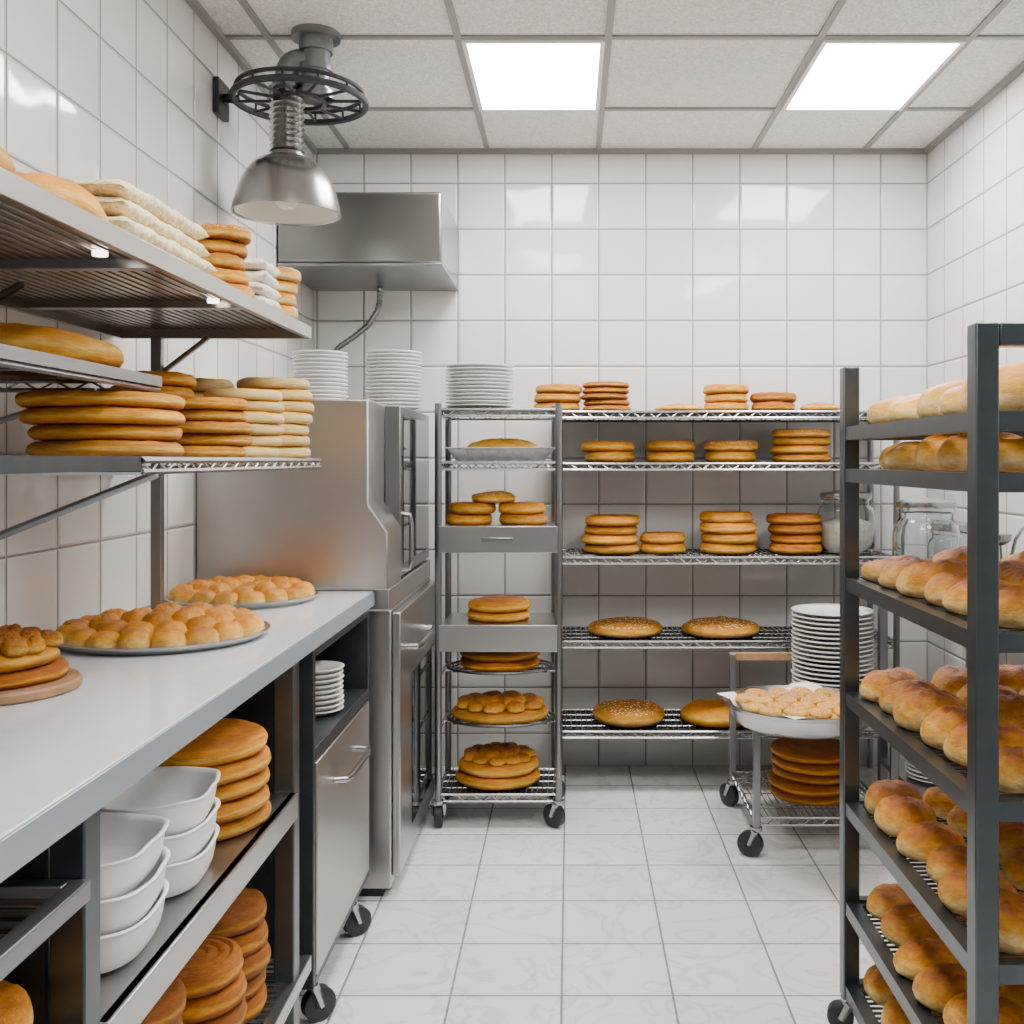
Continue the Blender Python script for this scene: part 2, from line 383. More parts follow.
def wire_shelf(g, x0, x1, y0, y1, zt, sp=.019, truss=True, bars=3, depth=.03, rw=.0023):
    r = .0045
    for z in ((zt-.006, zt-depth) if truss else (zt-.006,)):
        g.cyl((x0, y0, z), (x1, y0, z), r, 6).cyl((x0, y1, z), (x1, y1, z), r, 6)
        g.cyl((x0, y0, z), (x0, y1, z), r, 6).cyl((x1, y0, z), (x1, y1, z), r, 6)
    n = max(2, int((x1-x0)/sp))
    for i in range(1, n):
        x = x0+(x1-x0)*i/n; g.tube([(x, y0, zt-rw), (x, y1, zt-rw)], rw, 5)
    for i in range(1, bars+1):
        y = y0+(y1-y0)*i/(bars+1); g.tube([(x0, y, zt-.006), (x1, y, zt-.006)], .0028, 6)
    if truss:
        for yy in (y0, y1):
            m_ = max(4, int((x1-x0)/.03))
            for i in range(m_):
                a = x0+(x1-x0)*i/m_; b_ = x0+(x1-x0)*(i+1)/m_
                za, zb = (zt-.006, zt-depth) if i % 2 == 0 else (zt-depth, zt-.006)
                g.tube([(a, yy, za), (b_, yy, zb)], .002, 5)
        m_ = max(4, int((y1-y0)/.03))
        for xx in (x0, x1):
            for i in range(m_):
                a = y0+(y1-y0)*i/m_; b_ = y0+(y1-y0)*(i+1)/m_
                za, zb = (zt-.006, zt-depth) if i % 2 == 0 else (zt-depth, zt-.006)
                g.tube([(xx, a, za), (xx, b_, zb)], .002, 5)
    return g

def caster(par, x, y, ztop, R=.04, ang=.5, w=.014):
    c, s_ = math.cos(ang), math.sin(ang)
    ox, oy = x-s_*.02, y+c*.02
    g = G()
    g.cyl((x, y, ztop-.012), (x, y, ztop), .02, 14)
    for sg in (-1, 1):
        ax_, ay_ = ox+c*(w+.005)*sg, oy+s_*(w+.005)*sg
        tx, ty = x+c*(w+.003)*sg, y+s_*(w+.003)*sg
        g.tube([(tx, ty, ztop-.01), (ax_, ay_, R)], [.012, .008], 6)
    g.cyl((x-c*.018, y-s_*.018, ztop-.013), (x+c*.018, y+s_*.018, ztop-.013), .009, 8)
    f = part(par, 'caster', g, M['wire'], at=(x, y, ztop))
    gw = G()
    gw.tube([(ox-c*w, oy-s_*w, R), (ox-c*w*.8, oy-s_*w*.8, R), (ox+c*w*.8, oy+s_*w*.8, R), (ox+c*w, oy+s_*w, R)], [R*.88, R, R, R*.88], 28)
    gw.tube([(ox-c*(w+.002), oy-s_*(w+.002), R), (ox+c*(w+.002), oy+s_*(w+.002), R)], R*.35, 14)
    part(f, 'wheel', gw, M['rubber'], at=(ox, oy, R))

# ------------------------------------------------------------------ long worktop + frame on the left
WT, WB = .92, .878
e = root('worktop', (-.82, 1.7, WB), 'long pale grey stone worktop with blue-grey front edge', 'worktop')
part(e, 'slab', G().box(XL+.002, -.574, .45, 3.02, WB, WT), M['top'], .002)
part(e, 'edge_trim', G().box(-.5738, -.57, .45, 3.02, WB-.002, WT-.002), M['topedge'], .001, label='blue-grey front edge strip')

e = root('counter_frame', (-.82, 1.4, 0), 'open steel under-counter shelving frame with solid shelves', 'shelving')
for y in (.5, 1.26, 2.2):
    for x in (-.603, -1.05):
        part(e, 'post', G().box(x-.022, x+.022, y-.022, y+.022, 0, WB-.002), M['rack'], .003)
ya, yb = 1.285, 2.175
g = G().box(XL+.012, -.575, ya, yb, .585, .6).box(-.59, -.572, ya, yb, .548, .6)
part(e, 'shelf', g, M['sheet'], .002)
part(e, 'back_panel', G().box(XL+.004, XL+.01, ya, yb, .2, WB-.005), M['dark'])
g = G().box(-.6, -.575, 1.285, 2.30, .165, .2).box(-1.07, -.6, 2.275, 2.30, .165, .2).box(-1.07, -.6, 1.285, 1.31, .165, .2)
part(e, 'shelf', g, M['sheet'], .002)
g = G()
yy = 1.32
while yy < 2.27: g.tube([(-1.07, yy, .195), (-.59, yy, .195)], .003, 5); yy += .022
for x in (-.95, -.83, -.71): g.tube([(x, 1.3, .189), (x, 2.28, .189)], .004, 6)
part(e, 'wire_grid', g, M['dwire'])
g = G().box(XL+.012, -.575, .525, 1.235, .585, .6).box(-.59, -.572, .525, 1.235, .55, .6)
part(e, 'shelf', g, M['sheet'], .002)
part(e, 'back_panel', G().box(XL+.004, XL+.01, .525, 1.235, .2, WB-.005), M['dark'])
part(e, 'divider_panel', G().box(-1.06, -.63, 1.24, 1.25, .6, WB-.005), M['dark'])
g = G().box(-.595, -.572, .525, 1.235, .775, .80).box(-1.06, -.595, 1.21, 1.235, .775, .80)
part(e, 'rail', g, M['frame'], .002)
g = G(); yy = .55
while yy < 1.2: g.tube([(-1.06, yy, .796), (-.59, yy, .796)], .004, 5); yy += .03
part(e, 'wire_grid', g, M['dwire'])

# drawer cabinet
e = root('drawer_cabinet', (-.82, 2.68, 0), 'steel drawer cabinet on casters with open top compartment', 'cabinet')
x0, x1, y0, y1, z0, z1 = -1.06, -.578, 2.33, 2.98, .105, .872
g = G().box(x0, x1, y0, y0+.02, z0, z1).box(x0, x1, y1-.02, y1, z0, z1).box(x0, x0+.015, y0+.02, y1-.02, z0, z1)
g.box(x0+.015, x1, y0+.02, y1-.02, z0, z0+.02).box(x0+.015, x1, y0+.02, y1-.02, z1-.02, z1).box(x0+.015, x1, y0+.02, y1-.02, .615, .645)
part(e, 'body', g, M['dark'], .002)
d = part(e, 'drawer', G().box(x1-.02, x1+.004, y0+.023, y1-.023, z0+.023, .612), M['steel'], .003)
g = G().tube([(x1+.004, 2.52, .52), (x1+.032, 2.525, .52), (x1+.039, 2.56, .52), (x1+.039, 2.76, .52), (x1+.032, 2.795, .52), (x1+.004, 2.80, .52)], .008, 10)
part(d, 'handle', g, M['wire'])
for y in (2.39, 2.82):
    caster(e, -.60, y, .104, .039, -.9, .015)
    caster(e, -1.0, y, .104, .039, 1.2, .015)
plates(-.655, 2.68, .645, .068, 9, 'small white plate in a stack inside the open cabinet compartment', 'small plates in the cabinet')

# ------------------------------------------------------------------ appliances
e = root('refrigerator', (-.8, 3.5, 0), 'under-counter stainless refrigerator with dark glass door', 'refrigerator')
part(e, 'body', G().box(-1.085, -.53, 3.06, 3.93, .03, .855), M['steel'], .004)
part(e, 'kick_plate', G().box(-1.08, -.56, 3.08, 3.92, 0, .03), M['dark'])
d = part(e, 'door', G().box(-.529, -.505, 3.08, 3.92, .06, .845), M['sheet'], .004)
part(d, 'window', G().box(-.5045, -.5025, 3.3, 3.86, .14, .62), M['black'])
part(d, 'handle', G().tube([(-.505, 3.22, .72), (-.477, 3.22, .72), (-.47, 3.26, .72), (-.47, 3.54, .72), (-.477, 3.58, .72), (-.505, 3.58, .72)], .009, 10), M['wire'])
e = root('steel_oven', (-.8, 3.5, .86), 'large boxy stainless oven with angled shoulder and dark full-height door', 'oven')
g = G().prism([(-1.085, .9225), (-1.085, 1.476), (-.585, 1.476), (-.585, 1.17), (-.53, 1.09), (-.53, .9225)], 3.0, 3.25)
g.box(-1.085, -.585, 3.2505, 3.93, .9225, 1.476)
part(e, 'body', g, M['steel'], .004)
part(e, 'base', G().box(-1.085, -.53, 3.035, 3.93, .857, .9215), M['steel'], .004)
d = part(e, 'door', G().box(-.584, -.535, 3.262, 3.925, .93, 1.47), M['frame'], .003)
part(d, 'window', G().box(-.5345, -.5325, 3.31, 3.89, .97, 1.44), M['black'])
part(d, 'handle', G().tube([(-.534, 3.285, 1.13), (-.508, 3.285, 1.125), (-.503, 3.285, 1.10), (-.503, 3.285, .98), (-.508, 3.285, .955), (-.534, 3.285, .95)], .008, 10), M['wire'])
plates(-.845, 3.5, 1.476, .092, 14, 'white plate in a tall stack on the oven', 'plates stacked on the oven')
plates(-.637, 3.74, 1.476, .1, 16, 'white plate in a taller stack on the oven', 'taller plate stack on the oven')

# ------------------------------------------------------------------ extractor hood
e = root('extractor_hood', (-.775, 4.12, 2.02), 'boxy dark brushed stainless extractor hood on the tiled wall', 'extractor hood')
part(e, 'body', G().box(-1.085, -.475, 3.83, 4.395, 2.03, 2.295), M['steelh'], .01)
part(e, 'grease_lip', G().box(-1.083, -.471, 3.826, 4.395, 2.018, 2.0295), M['frame'], .002)
pts = [(-.79, 4.3, 2.02), (-.79, 4.3, 1.97), (-.80, 4.3, 1.92), (-.84, 4.3, 1.86), (-.90, 4.3, 1.81), (-.96, 4.3, 1.77), (-1.0, 4.3, 1.72), (-1.01, 4.3, 1.65)]
fine = []
for i in range(len(pts)-1):
    for t in range(6): fine.append(tuple(Vector(pts[i]).lerp(Vector(pts[i+1]), t/6)))
fine.append(pts[-1])
part(e, 'hose', G().tube(fine, [.013 if i % 2 else .010 for i in range(len(fine))], 10), M['frame'])

# ------------------------------------------------------------------ pendant lamp
LX, LY = -.876, 3.2
e = root('pendant_lamp', (-.786, LY, ZC), 'industrial steel dome pendant lamp with ribbed neck and wheel ring', 'pendant lamp')
g = G().cyl((-.786, LY, ZC-.02), (-.786, LY, ZC), .075, 28).cyl((-.786, LY, ZC-.06), (-.786, LY, ZC-.02), .052, 24)
g.cyl((-.786, LY, 2.42), (-.786, LY, ZC-.06), .043, 24).cyl((-.786, LY, 2.50), (-.786, LY, 2.52), .052, 24).cyl((-.786, LY, 2.415), (-.786, LY, 2.44), .055, 24)
part(e, 'ceiling_pipe', g, M['frame'])
pts = []
for i in range(9):
    t = i/8*math.pi/2; pts.append((LX+.045-.045*math.sin(t)*1.0, LY, 2.49+.045*math.cos(t)))
g = G().tube([(-.80, LY, 2.535)]+pts+[(LX, LY, 2.44)], .036, 18)
g.cyl((LX, LY, 2.455), (LX, LY, 2.475), .046, 22)
part(e, 'elbow_pipe', g, M['frame'])
rows = []
z = 2.45; i = 0
while z > 2.25:
    rows.append((.054 if i % 2 == 0 else .043, z)); z -= .009; i += 1
g = G().tube([(LX, LY, zz) for _, zz in rows], [r for r, _ in rows], 24)
g.tube([(LX, LY, 2.25), (LX, LY, 2.24), (LX, LY, 2.21)], [.05, .053, .06], 24)
part(e, 'ribbed_neck', g, M['satin'])
dome = [(0, .19), (.055, .19), (.062, .187), (.085, .177), (.11, .155), (.132, .12), (.148, .08), (.158, .04), (.164, .014), (.166, 0), (.161, 0), (.155, .005)]
part(e, 'lamp_shade', G().lathe((LX, LY, 2.06), [(r, z*.93) for r, z in dome], 56), M['satin'])
part(e, 'shade_lining', G().lathe((LX, LY, 2.06), [(.158, .003), (.151, .035), (.141, .07), (.125, .105), (.104, .132), (.08, .152), (.06, .163), (0, .166)], 44), M['cream'])
part(e, 'bulb', G().lathe((LX, LY, 2.075), [(0, 0), (.02, .004), (.035, .02), (.04, .045), (.03, .08), (.016, .11), (.016, .14)], 20), M['cream'])
WX, WZ = -.835, 2.41
g = G().torus((WX, LY, WZ), .2, .011, 48, 8).torus((WX, LY, WZ+.03), .19, .007, 48, 8).torus((WX, LY, WZ), .075, .008, 32, 8)
for i in range(12):
    t = i*math.pi/6
    g.cyl((WX+.07*math.cos(t), LY+.07*math.sin(t), WZ), (WX+.2*math.cos(t), LY+.2*math.sin(t), WZ), .005, 6)
    g.cyl((WX+.193*math.cos(t), LY+.193*math.sin(t), WZ), (WX+.19*math.cos(t), LY+.19*math.sin(t), WZ+.03), .004, 6)
part(e, 'wheel_ring', g, M['dark'])
g = G().box(XL+.001, XL+.02, LY-.05, LY+.05, 2.36, 2.47).tube([(XL+.02, LY, 2.42), (WX-.19, LY, 2.415)], .014, 12)
part(e, 'wall_bracket', g, M['dark'], .003)

# ------------------------------------------------------------------ shelving above the counter
TS = 1.62
e = root('overcounter_shelving', (-.85, 1.6, WT), 'steel two-level over-counter shelving with upright post', 'shelf')
for y in (.86, 2.45):
    part(e, 'upright', G().box(-.99, -.965, y-.012, y+.012, WT, 1.595), M['frame'], .002)
g = G().box(-.632, -.62, .8, 2.48, TS-.03, TS).box(-1.08, -1.068, .8, 2.48, TS-.03, TS)
g.box(-1.068, -.632, .8, .812, TS-.03, TS).box(-1.068, -.632, 2.468, 2.48, TS-.03, TS)
g.box(-1.068, -.632, .812, 2.468, TS-.006, TS)
for k_ in range(1, 22):
    xx = -1.068+.436*k_/22; g.box(xx-.0025, xx+.0025, .812, 2.468, TS-.0085, TS-.006)
for yy in (1.62, 2.04): g.box(-1.068, -.632, yy-.012, yy+.012, TS-.022, TS-.006)
part(e, 'top_shelf', g, M['under'], .001)
g = wire_shelf(G(), -1.075, -.6, 1.45, 2.48, 1.305, .02, True, 3, .022)
part(e, 'lower_shelf', g, M['wire'])
g = G().box(-.612, -.6, .8, 1.45, 1.285, 1.305).box(-1.075, -.612, 1.438, 1.45, 1.285, 1.303)
yy = .82
while yy < 1.43: g.tube([(-1.07, yy, 1.302), (-.605, yy, 1.302)], .003, 5); yy += .016
part(e, 'lower_shelf', g, M['rack'])
for (y, xa, za, xb, zb) in ((1.7, XL+.012, 1.12, -.68, 1.277), (2.46, -.98, 1.5, -.86, 1.592), (1.7, XL+.012, 1.49, -.9, 1.59)):
    part(e, 'strut', G().tube([(xa, y, za), (xb, y, zb)], .007, 8), M['frame'])
for (x, y) in ((-.70, 1.54), (-.69, 2.0)):
    part(e, 'led_lamp', G().cyl((x, y, TS-.016), (x, y, TS-.0085), .011, 16), M['led'], label='small glowing under-shelf lamp')
e = root('narrow_wire_shelf', (-.9, 1.35, 1.444), 'narrow steel wire shelf bracketed to the tiles', 'shelf')
g = wire_shelf(G(), -1.08, -.72, .85, 1.81, 1.444, .02, True, 3, .022); g.box(-.722, -.714, .85, 1.81, 1.428, 1.446)
part(e, 'shelf', g, M['frame'])
part(e, 'bracket', G().box(-1.086, -1.07, 1.78, 1.8, 1.33, 1.444).tube([(-1.075, 1.79, 1.34), (-.82, 1.79, 1.42)], .006, 8), M['frame'])

stack(-.885, 1.65, 1.444, .18, .066, 1, 'b_gold', 'large golden round loaf on the narrow wire shelf', None, shape='dome')
stack(-.79, 1.76, 1.305, .127, .027, 4, 'b_orange', 'flat golden-brown round bread in a stack on the wire shelf', 'flat breads on the lower wall shelf')
stack(-.71, 2.03, 1.305, .081, .023, 5, 'b_gold', 'small golden flat bread in a stack on the wire shelf', 'small flat breads on the lower wall shelf')
stack(-.70, 2.22, 1.305, .085, .024, 6, 'b_pale', 'pale yellow flat bread in a stack on the wire shelf', 'pale breads on the lower wall shelf')
stack(-.68, 2.39, 1.305, .08, .026, 7, 'b_pale', 'pale yellow flat bread in a tall stack on the wire shelf', 'pale breads on the lower wall shelf')
stack(-.88, 2.2, 1.305, .085, .03, 6, 'b_gold', 'golden round bread in a stack close to the tiled wall', 'golden breads near the wall')
stack(-.86, 2.38, 1.305, .08, .03, 6, 'b_pale', 'pale yellow flat bread in a tall stack on the wire shelf', 'pale breads on the lower wall shelf')
stack(-.92, 1.99, 1.305, .08, .03, 4, 'b_gold', 'golden round bread in a stack close to the tiled wall', 'golden breads near the wall')
for (x, y, r) in ((-.73, 1.43, .1), (-.89, 1.38, -.1), (-.72, 1.16, .2)):
    put('loaf', 'b_orange', 'bread_loaf', x, y, TS, .08, .13, .062, r, 'golden oblong loaf on the top shelf', 'bread', 'loaves on the top shelf')
def towel(x, y, z, sx, sy, h, mat, label, group, rot=0, seed=0):
    g = G(); prof = []
    for i in range(9):
        t = -math.pi/2+math.pi*i/8; prof.append((sx/2-h/2+h/2*math.cos(t), h/2+h/2*math.sin(t)))
    nseg = 14
    for i in range(1, nseg): prof.append((sx/2-h/2-(sx-h)*i/nseg, h))
    for i in range(9):
        t = math.pi/2+math.pi*i/8; prof.append((-sx/2+h/2+h/2*math.cos(t), h/2+h/2*math.sin(t)))
    for i in range(1, nseg): prof.append((-sx/2+h/2+(sx-h)*i/nseg, 0))
    rows = 40; m_ = len(prof)
    for j in range(rows+1):
        v_ = 2*j/rows-1; yy = sy/2*v_
        k_ = max(.12, (1-abs(v_)**9)**.5)
        for (a, b_) in prof:
            P = Vector((a*14, yy*14, seed*5.3))
            dz = .25*h*noise.noise(P)+.2*h*noise.noise(P*3.1)
            aa = a*(1+.025*noise.noise(Vector((yy*16, seed*3, b_*60))))
            zz = h/2+(b_-h/2)*k_*.92+dz*(.6 if b_ > h*.1 else 0)
            g.v.append((x+aa, y+yy+.012*noise.noise(Vector((a*14, seed*4, b_*60))), z+max(0, zz)))
    for j in range(rows):
        for i in range(m_):
            a = j*m_+i; b_ = j*m_+(i+1) % m_; g.f.append((a, b_, b_+m_, a+m_))
    g.f.append(tuple(range(m_))); g.f.append(tuple(rows*m_+i for i in range(m_)))
    o = single('folded_towel', g, M[mat], (x, y, z), label, 'towel', group=group, smooth=80); o.rotation_euler = (0, 0, rot)
for i in range(4): towel(-.82+random.uniform(-.012, .012), 1.79+random.uniform(-.015, .015), TS+i*.031, .26, .44-.02*i, .031, 'cloth', 'folded cream towel in a stack on the top shelf', 'folded cream towels', random.uniform(-.04, .04), i)
stack(-.70, 2.075, TS, .057, .029, 5, 'b_orange', 'small seeded orange bun in a stack on the top shelf', 'small orange buns on the top shelf', topmat='b_seed')
for i in range(4): towel(-.70, 2.21, TS+i*.026, .13, .13, .026, 'clothw', 'small folded white towel on the top shelf', 'folded white towels', random.uniform(-.06, .06), i+10)
stack(-.67, 2.35, TS, .053, .028, 4, 'b_loaf', 'small golden bun in a stack on the top shelf', 'small golden buns on the top shelf')
stack(-.80, 2.36, TS, .06, .034, 4, 'b_pale', 'small pale bun in a stack on the top shelf', 'small pale buns on the top shelf')

# ------------------------------------------------------------------ things on the worktop
def tray(x, y, z, R, h, label, group=None, mat='tray', name='baking_tray'):
    g = G().lathe((x, y, z), [(0, 0), (R*.9, 0), (R*.96, h*.5), (R*.975, h*.85), (R*.99, h*.9), (R*1.0, h*.92), (R*1.0, h), (R*.965, h), (R*.94, h*.7), (R*.88, .004), (0, .004)], 56)
    return single(name, g, M[mat], (x, y, z), label, 'tray', group=group)
def buns(x, y, z, R, r, h, mat, label, group, sp=1.85, shape='bun', name='bread_bun', dx=0, arch=0, jt=.003):
    d = r*sp
    for j in range(-8, 9):
        for i in range(-8, 9):
            px = (i+.5*(j % 2)+dx)*d; py = j*d*.866
            if math.hypot(px, py) <= R-r*.75:
                k = random.uniform(.92, 1.06)
                hh = h*random.uniform(.88, 1.1)*(1+arch*(1-(math.hypot(px, py)/R)**2))
                put(shape, mat, name, x+px+random.uniform(-jt, jt), y+py+random.uniform(-jt, jt), z, r*k, r*k*random.uniform(.93, 1.04), hh, random.uniform(0, 6.3), label, 'bun', group)
def ringbuns(x, y, z, rings, r, h, mat, label, group, arch=.5, R=.2):
    for (rad, n_) in rings:
        o_ = random.random()
        for i in range(n_):
            t = 2*math.pi*(i+o_)/n_
            rr = rad+random.uniform(-.003, .003); k = random.uniform(.93, 1.07)
            hh = h*random.uniform(.9, 1.1)*(1+arch*(1-(rad/R)**2))
            put('bun', mat, 'bread_bun', x+rr*math.cos(t), y+rr*math.sin(t), z, r*k, r*k*random.uniform(.93, 1.04), hh, random.uniform(0, 6.3), label, 'bun', group)
tray(-.866, 2.2, WT, .22, .018, 'round silver tray covered with buns on the worktop')
ringbuns(-.866, 2.2, WT+.004, ((.172, 17), (.116, 11), (.06, 6), (0, 1)), .034, .036, 'b_bun', 'low round golden bun on the silver tray', 'buns on the nearer round tray', arch=.7)
tray(-.882, 2.79, WT, .198, .018, 'round silver tray of small buns beside the oven')
ringbuns(-.882, 2.79, WT+.004, ((.155, 16), (.102, 10), (.05, 5), (0, 1)), .0325, .034, 'b_bun', 'small low golden bun on the tray beside the oven', 'buns on the tray beside the oven', arch=.7)
g = G().lathe((-.945, 1.70, WT), [(0, 0), (.125, 0), (.13, .004), (.13, .014), (.126, .018), (0, .018)], 48)
single('serving_board', g, M['wood'], (-.945, 1.70, WT), 'round wooden serving board on the worktop', 'board')
stack(-.95, 1.70, WT+.018, .111, .026, 1, 'b_brown', 'flat round bread base on the wooden board', 'cakes on the wooden board')
stack(-.95, 1.70, WT+.044, .108, .036, 1, 'b_orange', 'thick round textured cake on the wooden board', 'cakes on the wooden board', shape='dome')
buns(-.95, 1.70, WT+.07, .104, .02, .02, 'b_clus', 'small chunky crust piece topping the round cake', 'chunky crust pieces on the board cake', shape='roll', sp=1.55, arch=.55, jt=.005, name='crust_chunk')

# under counter
stack(-.715, 1.99, .6, .138, .035, 5, 'b_orange', 'large flat round bread in a stack on the steel shelf', 'flat breads under the worktop')
BO = [(0, 0), (.5, 0), (.74, .03), (.87, .14), (.93, .34), (.96, .6), (.985, .84), (1.0, .93), (1.035, .96), (1.04, .985), (1.02, 1.0), (.975, .985), (.95, .88), (.92, .6), (.88, .34), (.8, .17), (.6, .07), (0, .05)]
def bowl_mesh(var):
    if ('bowl', var) not in _cache:
        def fn(t, r, z):
            c_, s_ = abs(math.cos(t)), abs(math.sin(t))
            return ((c_**3+s_**3)**(-1/3)*.95 if r > .4 else 1)*(1+(.01+.025*z*z)*noise.noise(Vector((math.cos(t)*2.2+var*7, math.sin(t)*2.2, z))))
        g = G().lathe((0, 0, 0), BO, 80, fn)
        g.v = [(x, y, z+.06*z*z*noise.noise(Vector((x*1.8+var*5, y*1.8, 0)))) for x, y, z in g.v]
        _cache[('bowl', var)] = g.mesh('bowl_mesh', M['plastic'], smooth=80)
    return _cache[('bowl', var)]
for (x, y, n, rt) in ((-.685, 1.475, 3, .05), (-.69, 1.715, 3, .1)):
    for i in range(n):
        o = bpy.data.objects.new('tub', bowl_mesh(i)); o.location = (x+random.uniform(-.004, .004), y+random.uniform(-.004, .004), .6+i*.048); o.scale = (.098, .115, .064); o.rotation_euler = (0, 0, rt+random.uniform(-.08, .08))
        C.objects.link(o); meta(o, 'soft oblong white tub nested in a stack on the steel shelf', 'tub', 'white tubs under the worktop')
stack(-.69, 1.12, .6, .1, .05, 2, 'b_orange', 'round brown bread on the lower shelf', 'breads in the near bay')
stack(-.69, 2.06, .2, .085, .045, 5, 'b_brown', 'thick brown round bread in a stack on the bottom shelf', 'breads on the bottom counter shelf')
stack(-.672, 1.84, .2, .09, .045, 5, 'b_brown', 'brown round bread with ringed crust on the bottom shelf', 'breads on the bottom counter shelf', shape='rib')
stack(-.69, 1.62, .2, .085, .045, 6, 'b_brown', 'thick brown round bread in a stack on the bottom shelf', 'breads on the bottom counter shelf')

# ------------------------------------------------------------------ trolley
TX0, TX1, TY0, TY1 = -.465, -.04, 3.65, 3.95
e = root('rack_trolley', ((TX0+TX1)/2, 3.8, 0), 'chrome wire bakery trolley with steel shelves on casters', 'trolley')
for x in (TX0, TX1):
    for y in (TY0, TY1):
        part(e, 'post', G().cyl((x, y, .1), (x, y, 1.5), .0125, 14), M['frame'])
        caster(e, x, y, .1, .042, .05 if x < -.3 else .9)
a, b_, c_, d_ = TX0+.0, TX1, TY0, TY1
for zt in (1.485, 1.297, .125):
    part(e, 'wire_shelf', wire_shelf(G(), a, b_, c_, d_, zt), M['wire'])
    part(e, 'shade_sheet', G().box(a+.006, b_-.006, c_+.006, d_-.006, zt-.0125, zt-.011), M['dark'], label='added dark sheet under the wires to shade below')  # sheet added under the trolley wires to deepen the shade below
for zt, hh in ((1.065, .092), (.717, .092)):
    g = G().box(a+.01, b_-.01, c_-.008, d_, zt-.012, zt).box(a+.004, b_-.004, c_-.016, c_-.008, zt-hh, zt+.002)
    s_ = part(e, 'steel_shelf', g, M['sheet'], .002)
    if zt > 1: part(s_, 'handle', G().box(-.31, -.2, c_-.026, c_-.0165, zt-.05, zt-.038), M['frame'], .002)
for zt in (.54, .353):
    g = G().tube([(a, c_, zt-.012), (a, d_, zt-.012)], .006, 8).tube([(b_, c_, zt-.012), (b_, d_, zt-.012)], .006, 8)
    g.tube([(a, (c_+d_)/2, zt-.012), (b_, (c_+d_)/2, zt-.012)], .005, 8)
    part(e, 'rail', g, M['wire'])
TCX = (TX0+TX1)/2
for zt in (.54, .353):
    g = G().torus((TCX, 3.8, zt+.004), .143, .0045, 48, 6, sx=1.36).torus((TCX, 3.8, zt-.002), .13, .003, 48, 6, sx=1.36)
    for i in range(-12, 13):
        u = i/13*.195; hy = .138*math.sqrt(max(0, 1-(u/.195)**2)); g.tube([(TCX+u, 3.8-hy, zt), (TCX+u, 3.8+hy, zt)], .0022, 5)
    for yy in (-.07, 0, .07): g.tube([(TCX-.17, 3.8+yy, zt-.004), (TCX+.17, 3.8+yy, zt-.004)], .0026, 5)
    single('cooling_rack', g, M['dwire'], (TCX, 3.8, zt-.006), 'oval wire cooling rack in the trolley', 'cooling rack', group='cooling racks in the trolley')
plates(-.335, 3.82, 1.485, .125, 12, 'pale grey-white plate in a stack on the trolley', 'plates on the trolley')
# crinkled foil tray: fluted rectangular wall
g = G(); NP = 160; cx, cy = -.2525, 3.8
def rr_pt(u, hx, hy, rad):
    # rounded rectangle perimeter point, u in 0..1
    t = 2*math.pi*u; c0, s0 = math.cos(t), math.sin(t); e_ = .22
    return hx*(abs(c0)**e_)*(1 if c0 > 0 else -1), hy*(abs(s0)**e_)*(1 if s0 > 0 else -1)
levels = [(.155, .090, 1.2975, 0), (.160, .095, 1.299, .3), (.187, .120, 1.338, 1), (.198, .130, 1.342, .6), (.199, .131, 1.3455, .6), (.186, .118, 1.344, .8), (.158, .093, 1.303, .3), (.150, .085, 1.3005, 0)]
for (hx, hy, zz, fl) in levels:
    for i in range(NP):
        x, y = rr_pt(i/NP, hx, hy, 0); k_ = 1+.012*fl*(1 if i % 2 else -1)
        g.v.append((cx+x*k_, cy+y*k_, zz+.0012*fl*noise.noise(Vector((i*.9, zz*50, 0)))))
for l in range(len(levels)-1):
    for i in range(NP):
        j = (i+1) % NP; g.f.append((l*NP+i, l*NP+j, (l+1)*NP+j, (l+1)*NP+i))
g.f.append(tuple(range(NP))[::-1]); g.f.append(tuple((len(levels)-1)*NP+i for i in range(NP)))
single('foil_tray', g, M['foil'], (cx, cy, 1.2975), 'shallow crinkled aluminium foil tray holding a scored loaf', 'tray', smooth=25)
put('scored', 'b_score', 'bread_loaf', -.245, 3.8, 1.301, .135, .078, .078, .03, 'broad golden scored loaf in the foil tray', 'bread', None)
TB = 'breads on the trolley'
stack(-.365, 3.8, 1.065, .09, .04, 2, 'b_orange', 'round golden bread on the trolley shelf', TB)
stack(-.173, 3.8, 1.065, .09, .04, 2, 'b_orange', 'round golden bread on the trolley shelf', TB)
stack(-.285, 3.8, 1.145, .08, .04, 1, 'b_seed', 'seeded golden bread resting across two stacks', TB, shape='dome')
stack(-.257, 3.8, .717, .12, .036, 2, 'b_orange', 'round golden-brown bread on the trolley shelf', TB)
stack(-.26, 3.8, .543, .145, .036, 2, 'b_brown', 'large flat brown bread on an oval rack', TB, ry=.13)
put('disc', 'b_orange', 'round_bread', -.255, 3.8, .356, .178, .134, .042, 0, 'oval brown bread under clustered rolls', 'bread', TB)
def cluster(x, y, z, rx, ry, r, h, label):
    for (n_, f) in ((11, .80), (6, .40), (1, 0)):
        for i in range(n_):
            t = 2*math.pi*(i+.3*random.random())/n_
            put('bun', 'b_clus', 'bread_bun', x+rx*f*math.cos(t), y+ry*f*math.sin(t), z, r*random.uniform(.9, 1.1), r*.85*random.uniform(.9, 1.1), h*(1.25 if f < .5 else .95)*random.uniform(.9, 1.1), random.uniform(0, 6), label, 'bun', 'clustered rolls in the trolley')
cluster(-.255, 3.8, .397, .165, .12, .036, .034, 'low baked roll clustered on the oval flat bread')
stack(-.262, 3.8, .125, .152, .042, 2, 'b_orange', 'large round brown bread on the bottom trolley shelf', TB, ry=.132)
cluster(-.262, 3.8, .208, .13, .11, .033, .03, 'low baked roll on the bottom trolley bread')

